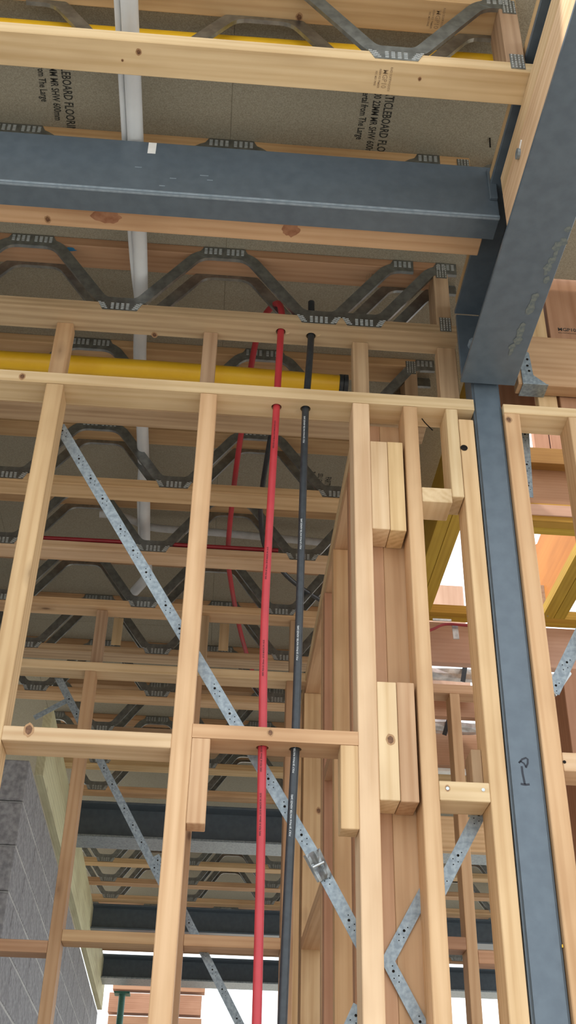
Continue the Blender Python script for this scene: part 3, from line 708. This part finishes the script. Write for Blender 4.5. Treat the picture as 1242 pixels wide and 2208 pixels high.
# ------------------------------------------------------------------ concrete block wall on the left
wall = thing('wall_left', (-.95, 5.0, FLR), kind='structure')
BZ = 1.965; SL = -.0135
def wx(y): return -.868+SL*(y-5.0)
bmesh_blk = None
import itertools
nb = 0; BLm = box_mesh('concrete_block', .39, .19, .19, .004, 0)
Lw = 14.0
ang = math.atan2(1, SL)
core = bar('block_core', (wx(5.02)-.097, 5.02, (BZ+FLR)/2), (wx(11.0)-.097, 11.0, (BZ+FLR)/2), BZ-FLR-.01, .1875, 'mortar', wall, (0, 0, 1), 0)
row = 0; z = BZ-.2
while z > .2:
    y = 5.0+(.2 if row % 2 else 0)
    if row % 2:
        m_ = box_mesh('concrete_block', .19, .19, .19, .004, 0); b0 = link('concrete_block', m_, 'block', wall, (wx(5.1)-.095, 5.1-.003, z+.1)); b0.rotation_euler.z = ang
    while y < 10.9:
        o = link('concrete_block', BLm, 'block', wall, (wx(y+.2)-.095+R.uniform(-.0015, .0015), y+.195, z+.1)); o.rotation_euler.z = ang; y += .4
    # return wall facing the camera
    x = wx(5.0)-.2
    k = 0
    x -= 0 if row % 2 == 0 else .0
    while k < 3:
        o = link('concrete_block', BLm, 'block', wall, (x-.2-(.0 if row % 2 else .2)+.0, 5.093, z+.1)); x -= .4; k += 1
    if row % 2 == 0:
        pass
    z -= .2; row += 1
box('block_core', -3.4, wx(5.0)-.19, 5.02, 5.17, FLR, BZ-.01, 'mortar', wall, 0)
box('block_core', -3.4, -3.22, .9, 5.02, FLR, H-.01, 'mortar', wall, 0)  # unseen side wall, added to dim the interior with depth
box('block_core', -3.4, wx(5.0)-.2, 5.02, 5.17, BZ, HB-.002, 'mortar', wall, 0)
tag(bar('ledger_timber', (wx(5.2)+.0225, 5.2, 2.142), (wx(8.6)+.0225, 8.6, 2.142), .352, .044, 'treated', None, (0, 0, 1), .003), 'pale treated timber ledger along the top of the block wall, near length', 'timber')
tag(bar('ledger_timber', (wx(8.62)+.0225, 8.62, 2.142), (wx(10.9)+.0225, 10.9, 2.142), .352, .044, 'treated', None, (0, 0, 1), .003), 'pale treated timber ledger along the top of the block wall, far length', 'timber')

# ------------------------------------------------------------------ framing to the right of the post
hz = at(1150, 829, 'z', 2.14)
bR = box('trimmer_beam', .80, 2.2, 2.395, 2.44, 2.142, 2.333, 'pine_warm', None); tag(bR, 'reddish timber trimmer held in the joist hanger beside the steel beam', 'timber')
hg = thing('joist_hanger', (.85, 2.39, 2.14), 'galvanised joist hanger cradling the trimmer end beside the steel beam', 'joist hanger')
box('seat', .812, .886, 2.389, 2.445, 2.1385, 2.1412, 'galv_dull', hg, .0008)
prism('front_leaf', [(.812, 2.14), (.886, 2.14), (.846, 2.175), (.842, 2.26), (.812, 2.29)], 'y', 2.3915, 2.3945, 'galv_dull', hg)
prism('rear_leaf', [(.812, 2.14), (.886, 2.14), (.846, 2.175), (.842, 2.26), (.812, 2.29)], 'y', 2.4405, 2.4435, 'galv_dull', hg)
discs('nail', [(.835, 2.3914, 2.19), (.832, 2.3914, 2.21), (.834, 2.3914, 2.235), (.826, 2.3914, 2.255)], .004, (0, -1, 0), 'hole', hg, 8)
up = box('upright_board', .935, 1.30, 2.446, 2.478, 2.0585, 2.90, 'pine_red', None); tag(up, 'reddish stamped board standing upright above the trimmer', 'timber')
q = at(1203, 713, 'y', 2.4455)
text('grade_stamp', 'MGP10', .019, (q.x, 2.4455, q.z), (1, 0, 0), (0, 0, 1), 'ink', up, bold=.0003); text('grade_stamp', 'RAD SOFTWOODS KD', .006, (q.x, 2.4455, q.z-.010), (1, 0, 0), (0, 0, 1), 'ink', up)
u2 = box('upright_board', .870, .926, 2.446, 2.478, 2.0585, 2.90, 'pine', None); tag(u2, 'narrow pale upright board beside the overhead steel beam', 'timber')
u3 = box('upright_board', .90, 1.6, 2.60, 2.64, 2.2805, 3.1, 'pine_warm', None); tag(u3, 'wide brown board behind the stamped upright board', 'timber')
lv = box('lvl_beam', .80, 2.2, 2.62, 2.665, 2.185, 2.28, 'lvl_yellow', None); tag(lv, 'dark yellow laminated beam just above the right-hand top plate', 'laminated beam')
u4 = box('timber_offcut', .760, .900, 2.56, 2.60, 2.19, 2.44, 'pine_red', None); tag(u4, 'reddish timber end between steel post and joist hanger', 'timber')
# the framed deck beyond: yellow laminated beams
def ybeam(x0, x1, y0, y1, z0, z1, label, n=2, axis='x'):
    o = thing('lvl_beam', ((x0+x1)/2, (y0+y1)/2, z0), label, 'laminated beam', 'yellow laminated beams of the far deck')
    for i in range(n):
        if axis == 'x':
            d_ = (y1-y0)/n; box('ply_lamination', x0, x1, y0+d_*i+.0008, y0+d_*(i+1)-.0008, z0, z1, 'lvl_yellow', o, .001, 0)
        else:
            d_ = (x1-x0)/n; box('ply_lamination', x0+d_*i+.0008, x0+d_*(i+1)-.0008, y0, y1, z0, z1, 'lvl_yellow', o, .001, 1)
    return o
ybeam(.93, 2.4, 3.335, 3.425, 2.32, 2.40, 'yellow laminated beam crossing right of the post, nearer one')
ybeam(.68, 2.4, 4.05, 4.125, 2.32, 2.36, 'yellow laminated beam crossing right of the post, farther one')
ybeam(1.325, 1.425, 3.4255, 4.0495, 2.32, 2.365, 'yellow double beam running away at the right edge', 2, 'y')
ybeam(.755, .852, 2.75, 4.0495, 2.32, 2.52, 'yellow double beam running away left of the steel post', 2, 'y')
def zz(px, py, y): return at(px, py, 'y', y).z
d1 = box('plywood_sheet', .93, 2.4, 3.345, 3.37, zz(1180, 1087, 3.345), zz(1180, 1001, 3.345), 'lvl', None, axis=0); tag(d1, 'brown panel standing above the nearer yellow beam', 'panel')
lp = box('fascia_strip', .93, 2.4, 3.330, 3.3445, zz(1180, 1111, 3.33), zz(1180, 1088, 3.33), 'lvl_pink', None); tag(lp, 'pale strip between brown panel and yellow beam', 'trim')
d2 = box('lvl_beam', .93, 2.4, 3.30, 3.345, zz(1180, 999, 3.30), zz(1180, 966, 3.30), 'lvl_brown', None); tag(d2, 'brown-yellow laminated beam along the top of the brown panel', 'laminated beam')
for i, (a_, b_, mt_, lb) in enumerate(((1.16, 1.22, 'pine_red', 'pinkish upright post upstairs seen over the brown-yellow beam'), (1.225, 1.315, 'lvl', 'dark red-brown upright upstairs, left one'), (1.322, 1.47, 'lvl', 'dark red-brown upright upstairs, right one'))):
    tag(box('upright_board', a_, b_, 3.372, 3.40, 2.4005, 3.3, mt_, None), lb, 'timber')
pl = [at(px, py, 'x', 1.345) for px, py in ((1176, 1125), (1158, 1172), (1135, 1185))]+[V3(1.345, 4.045, 2.366), V3(1.345, 3.43, 2.366), V3(1.345, 3.43, 2.95)]
op = prism('plywood_sheet', [(q.y, q.z) for q in pl], 'x', 1.345, 1.357, 'ply_orange', None, 1); tag(op, 'sunlit orange plywood web standing on the right yellow double beam', 'plywood')
tag(box('plywood_sheet', .9, 1.22, 4.95, 4.97, 2.35, 3.0, 'lvl_pink', None, .001), 'sunlit pinkish sheet standing far behind the deck', 'panel')
# galvanised brackets
br = thing('angle_bracket', at(1180, 1310, 'y', 4.0), 'galvanised angle bracket at the foot of the right yellow double beam', 'bracket')
q = at(1183, 1318, 'y', 4.03)
bar('leaf', at(1167, 1262, 'y', 4.03), at(1176, 1318, 'y', 4.03), .02, .003, 'galv', br, (1, 0, 0), 0); bar('leaf', at(1174, 1325, 'y', 4.03), at(1188, 1306, 'y', 4.03), .035, .003, 'galv', br, (1, 0, 0), 0)
q = at(984, 1363, 'y', 4.125); 
bl = thing('joist_hanger', (at(982, 1362, 'y', 4.03)), 'shiny folded hanger below the farther yellow beam', 'joist hanger')
bar('leaf', at(980, 1345, 'y', 4.044), at(984, 1378, 'y', 4.044), .025, .004, 'galv', bl, (1, 0, 0), 0)
bar('leaf', at(933, 1336, 'y', 4.044), at(973, 1338, 'y', 4.044), .010, .006, 'galv', bl, (0, 0, 1), 0)
tag(tube('red_cable', [at(px, py, 'y', 4.03) for px, py in ((905, 1368), (935, 1356), (960, 1346), (1000, 1348), (1040, 1352))], .006, 'dark_red', None, 10), 'dark red cable looped under the farther yellow beam', 'cable')
# pinkish beam under the far edge, wraps and another frame
def zz(px, py, y): return at(px, py, 'y', y).z
def xw(z0, z1): return z0, z1
pb = box('lvl_beam', .66, 2.4, 4.13, 4.17, zz(960, 1428, 4.13), 2.3195, 'lvl_pink', None); tag(pb, 'pinkish wide laminated beam face below the yellow deck frame', 'laminated beam')
def bundle(px, y, py0, py1, x0, x1, label):
    o = thing('foil_insulation_roll', ((x0+x1)/2, y, zz(px, py1, y)), label, 'insulation')
    z0, z1 = zz(px, py1, y), zz(px, py0, y); bm = bmesh.new(); n = 26; k = 10; rings = []
    for i in range(n):
        x = x0+(x1-x0)*i/(n-1); ring_ = []
        for j in range(k):
            t = 2*math.pi*j/k; rr = 1+.12*R.uniform(-1, 1)
            ring_.append(bm.verts.new((x-(x0+x1)/2, .05*math.cos(t)*rr, (z1-z0)/2*math.sin(t)*rr)))
        rings.append(ring_)
    for i in range(n-1):
        for j in range(k): bm.faces.new((rings[i][j], rings[i+1][j], rings[i+1][(j+1) % k], rings[i][(j+1) % k]))
    bm.faces.new(rings[0]); bm.faces.new(rings[-1][::-1]); bmesh.ops.recalc_face_normals(bm, faces=bm.faces)
    link('foil_wrap', from_bm(bm, 'foil_wrap'), 'foil', o, ((x0+x1)/2, y, (z0+z1)/2))
    return o, (z0+z1)/2, (z1-z0)/2
o, zm, hh = bundle(970, 4.75, 1438, 1466, .62, 2.2, 'silver foil insulation roll tied with black strap, upper one')
bar('tie_strap', at(1003, 1436, 'y', 4.69), at(998, 1470, 'y', 4.69), .022, .002, 'black_strap', o, (1, 0, 0), 0)
o, zm, hh = bundle(970, 5.2, 1552, 1580, .62, 2.2, 'silver foil insulation roll tied with black strap, lower one')
bar('tie_strap', at(968, 1550, 'y', 5.14), at(958, 1585, 'y', 5.14), .022, .002, 'black_strap', o, (1, 0, 0), 0)
w3 = thing('timber_wall_frame', (1.3, 4.65, FLR), 'third pine wall frame seen between the right studs', 'wall frame')
z1 = zz(980, 1476, 4.65)
box('top_plate', .55, 2.3, 4.65, 4.74, z1-.045, z1, 'pine_warm', w3)
for x in (.62, 1.045, 1.50, 1.95): box('stud', x, x+.045, 4.65, 4.74, FLR+.045, z1-.0455, 'pine_warm', w3)
box('bottom_plate', .55, 2.3, 4.65, 4.74, FLR, FLR+.045, 'pine', w3)
za = zz(965, 2030, 4.65); box('nogging', .6655, 1.0445, 4.65, 4.74, za-.03, za+.02, 'pine_red', w3); box('nogging', 1.0905, 1.4995, 4.65, 4.74, za-.08, za-.03, 'pine_red', w3)
for py0, py1, y, mt_, lb in ((1505, 1545, 5.0, 'lvl', 'brown board behind the third wall frame, upper'), (1582, 1650, 5.3, 'lvl', 'brown board behind the third wall frame, middle'), (1650, 1664, 5.345, 'white', 'white strip behind the third wall frame'), (1760, 1835, 5.36, 'pine', 'pine board behind the third wall frame, lowest')):
    tag(box('timber_board', .5, 2.3, y, y+.04, zz(970, py1, y), zz(970, py0, y), mt_, None), lb, 'timber')
tc_ = thing('stud_cluster', (1.12, 2.85, FLR), 'cluster of reddish studs low at the right edge beyond the post', 'timber')
for i in range(7): box('stud', .955+i*.047, .999+i*.047, 2.80+.01*(i % 2), 2.89+.01*(i % 2), FLR, zz(1215, 1440, 2.8)+.0*i, ('pine_red', 'lvl', 'pine_red')[i % 3], tc_)
# small items: nail bent out of the top plate
tag(tube('bent_nail', [at(910, 903, 'z', 2.027), at(917, 912, 'z', 2.012), at(933, 928, 'z', 1.995)], .0016, 'hole', None, 8), 'bent nail sticking out under the top plate', 'nail')
tag(tube('bent_nail', [at(1056, 297, 'z', HB-.0005), at(1057, 318, 'z', HB-.012)], .002, 'hole', None, 8), 'nail poking down through the particleboard', 'nail')

# ------------------------------------------------------------------ bright open end: brick pier, green prop, low stacks
gp = thing('green_prop', (at(262, 2160, 'y', 10.9).x, 10.9, FLR), 'green steel prop under the farthest beam', 'prop')
gx = at(262, 2160, 'y', 10.9).x
tube('tube', [(gx, 10.9, FLR), (gx, 10.9, 2.1)], .03, 'green_post', gp, 14, False); box('head_plate', gx-.07, gx+.07, 10.83, 10.97, 2.1, 2.118, 'green_post', gp, .001)
ww = thing('stacked_boards', (-.2, 12.4, FLR), 'stack of pinkish timber boards far behind the green prop', 'timber')
for i in range(18):
    zb_ = FLR+.22*i; ww_ = R.uniform(-.03, .03)
    box('board', -.95+ww_, .0+ww_, 12.4, 12.55, zb_, zb_+.19, 'pine_red', ww, .004)

# ------------------------------------------------------------------ knots that can be told apart on the timbers
M['knot'] = noisy('knot', (.10, .042, .018), (.20, .095, .045), scale=120, rough=.7)
M['knot_ring'] = noisy('knot_ring', (.34, .19, .09), (.44, .26, .13), scale=120, rough=.7)
def knot(px, py, ax, val, r, parent, asp=1.35, n=None):
    q = at(px, py, ax, val); nv = Vector({'y': (0, -1, 0), 'z': (0, 0, -1), 'x': (-1, 0, 0)}[ax])
    u = Vector((1, 0, 0)) if ax != 'x' else Vector((0, 1, 0)); v = nv.cross(u)
    for rr, mt_, h in ((r*1.55, 'knot_ring', .0003), (r, 'knot', .0005)):
        bm = bmesh.new(); vs = [bm.verts.new((u*math.cos(t*.3927)*rr*(.9+.2*R.random())+v*math.sin(t*.3927)*rr*asp*(.9+.2*R.random()))) for t in range(16)]
        f = bm.faces.new(vs); f.normal_update()
        if f.normal.dot(nv) < 0: f.normal_flip()
        link('knot', from_bm(bm, 'knot'), mt_, parent, q+nv*h)
for px, py, ax, val, r, par in ((299, 112, 'z', H, .0045, bcA), (264, 130, 'z', H, .002, bcA), (905, 170, 'z', H, .003, bcA), (645, 37, 'z', HB-CH, .006, tcA), (1008, 22, 'z', HB-CH, .005, tcA),
        (103, 473, 'z', H, .006, bcB), (333, 722, 'z', H, .006, bcC), (62, 1574, 'y', YF, .008, wf), (583, 1580, 'y', YF, .005, wf), (842, 1595, 'y', YF, .007, wf),
        (1097, 905, 'y', YF, .006, wr), (965, 1700, 'y', YF, .004, wf), (48, 812, 'y', YF, .006, wf), (687, 1748, 'y', 4.185, .007, wp)):
    knot(px, py, ax, val, r, par)
q = at(490, 1083, 'z', H)
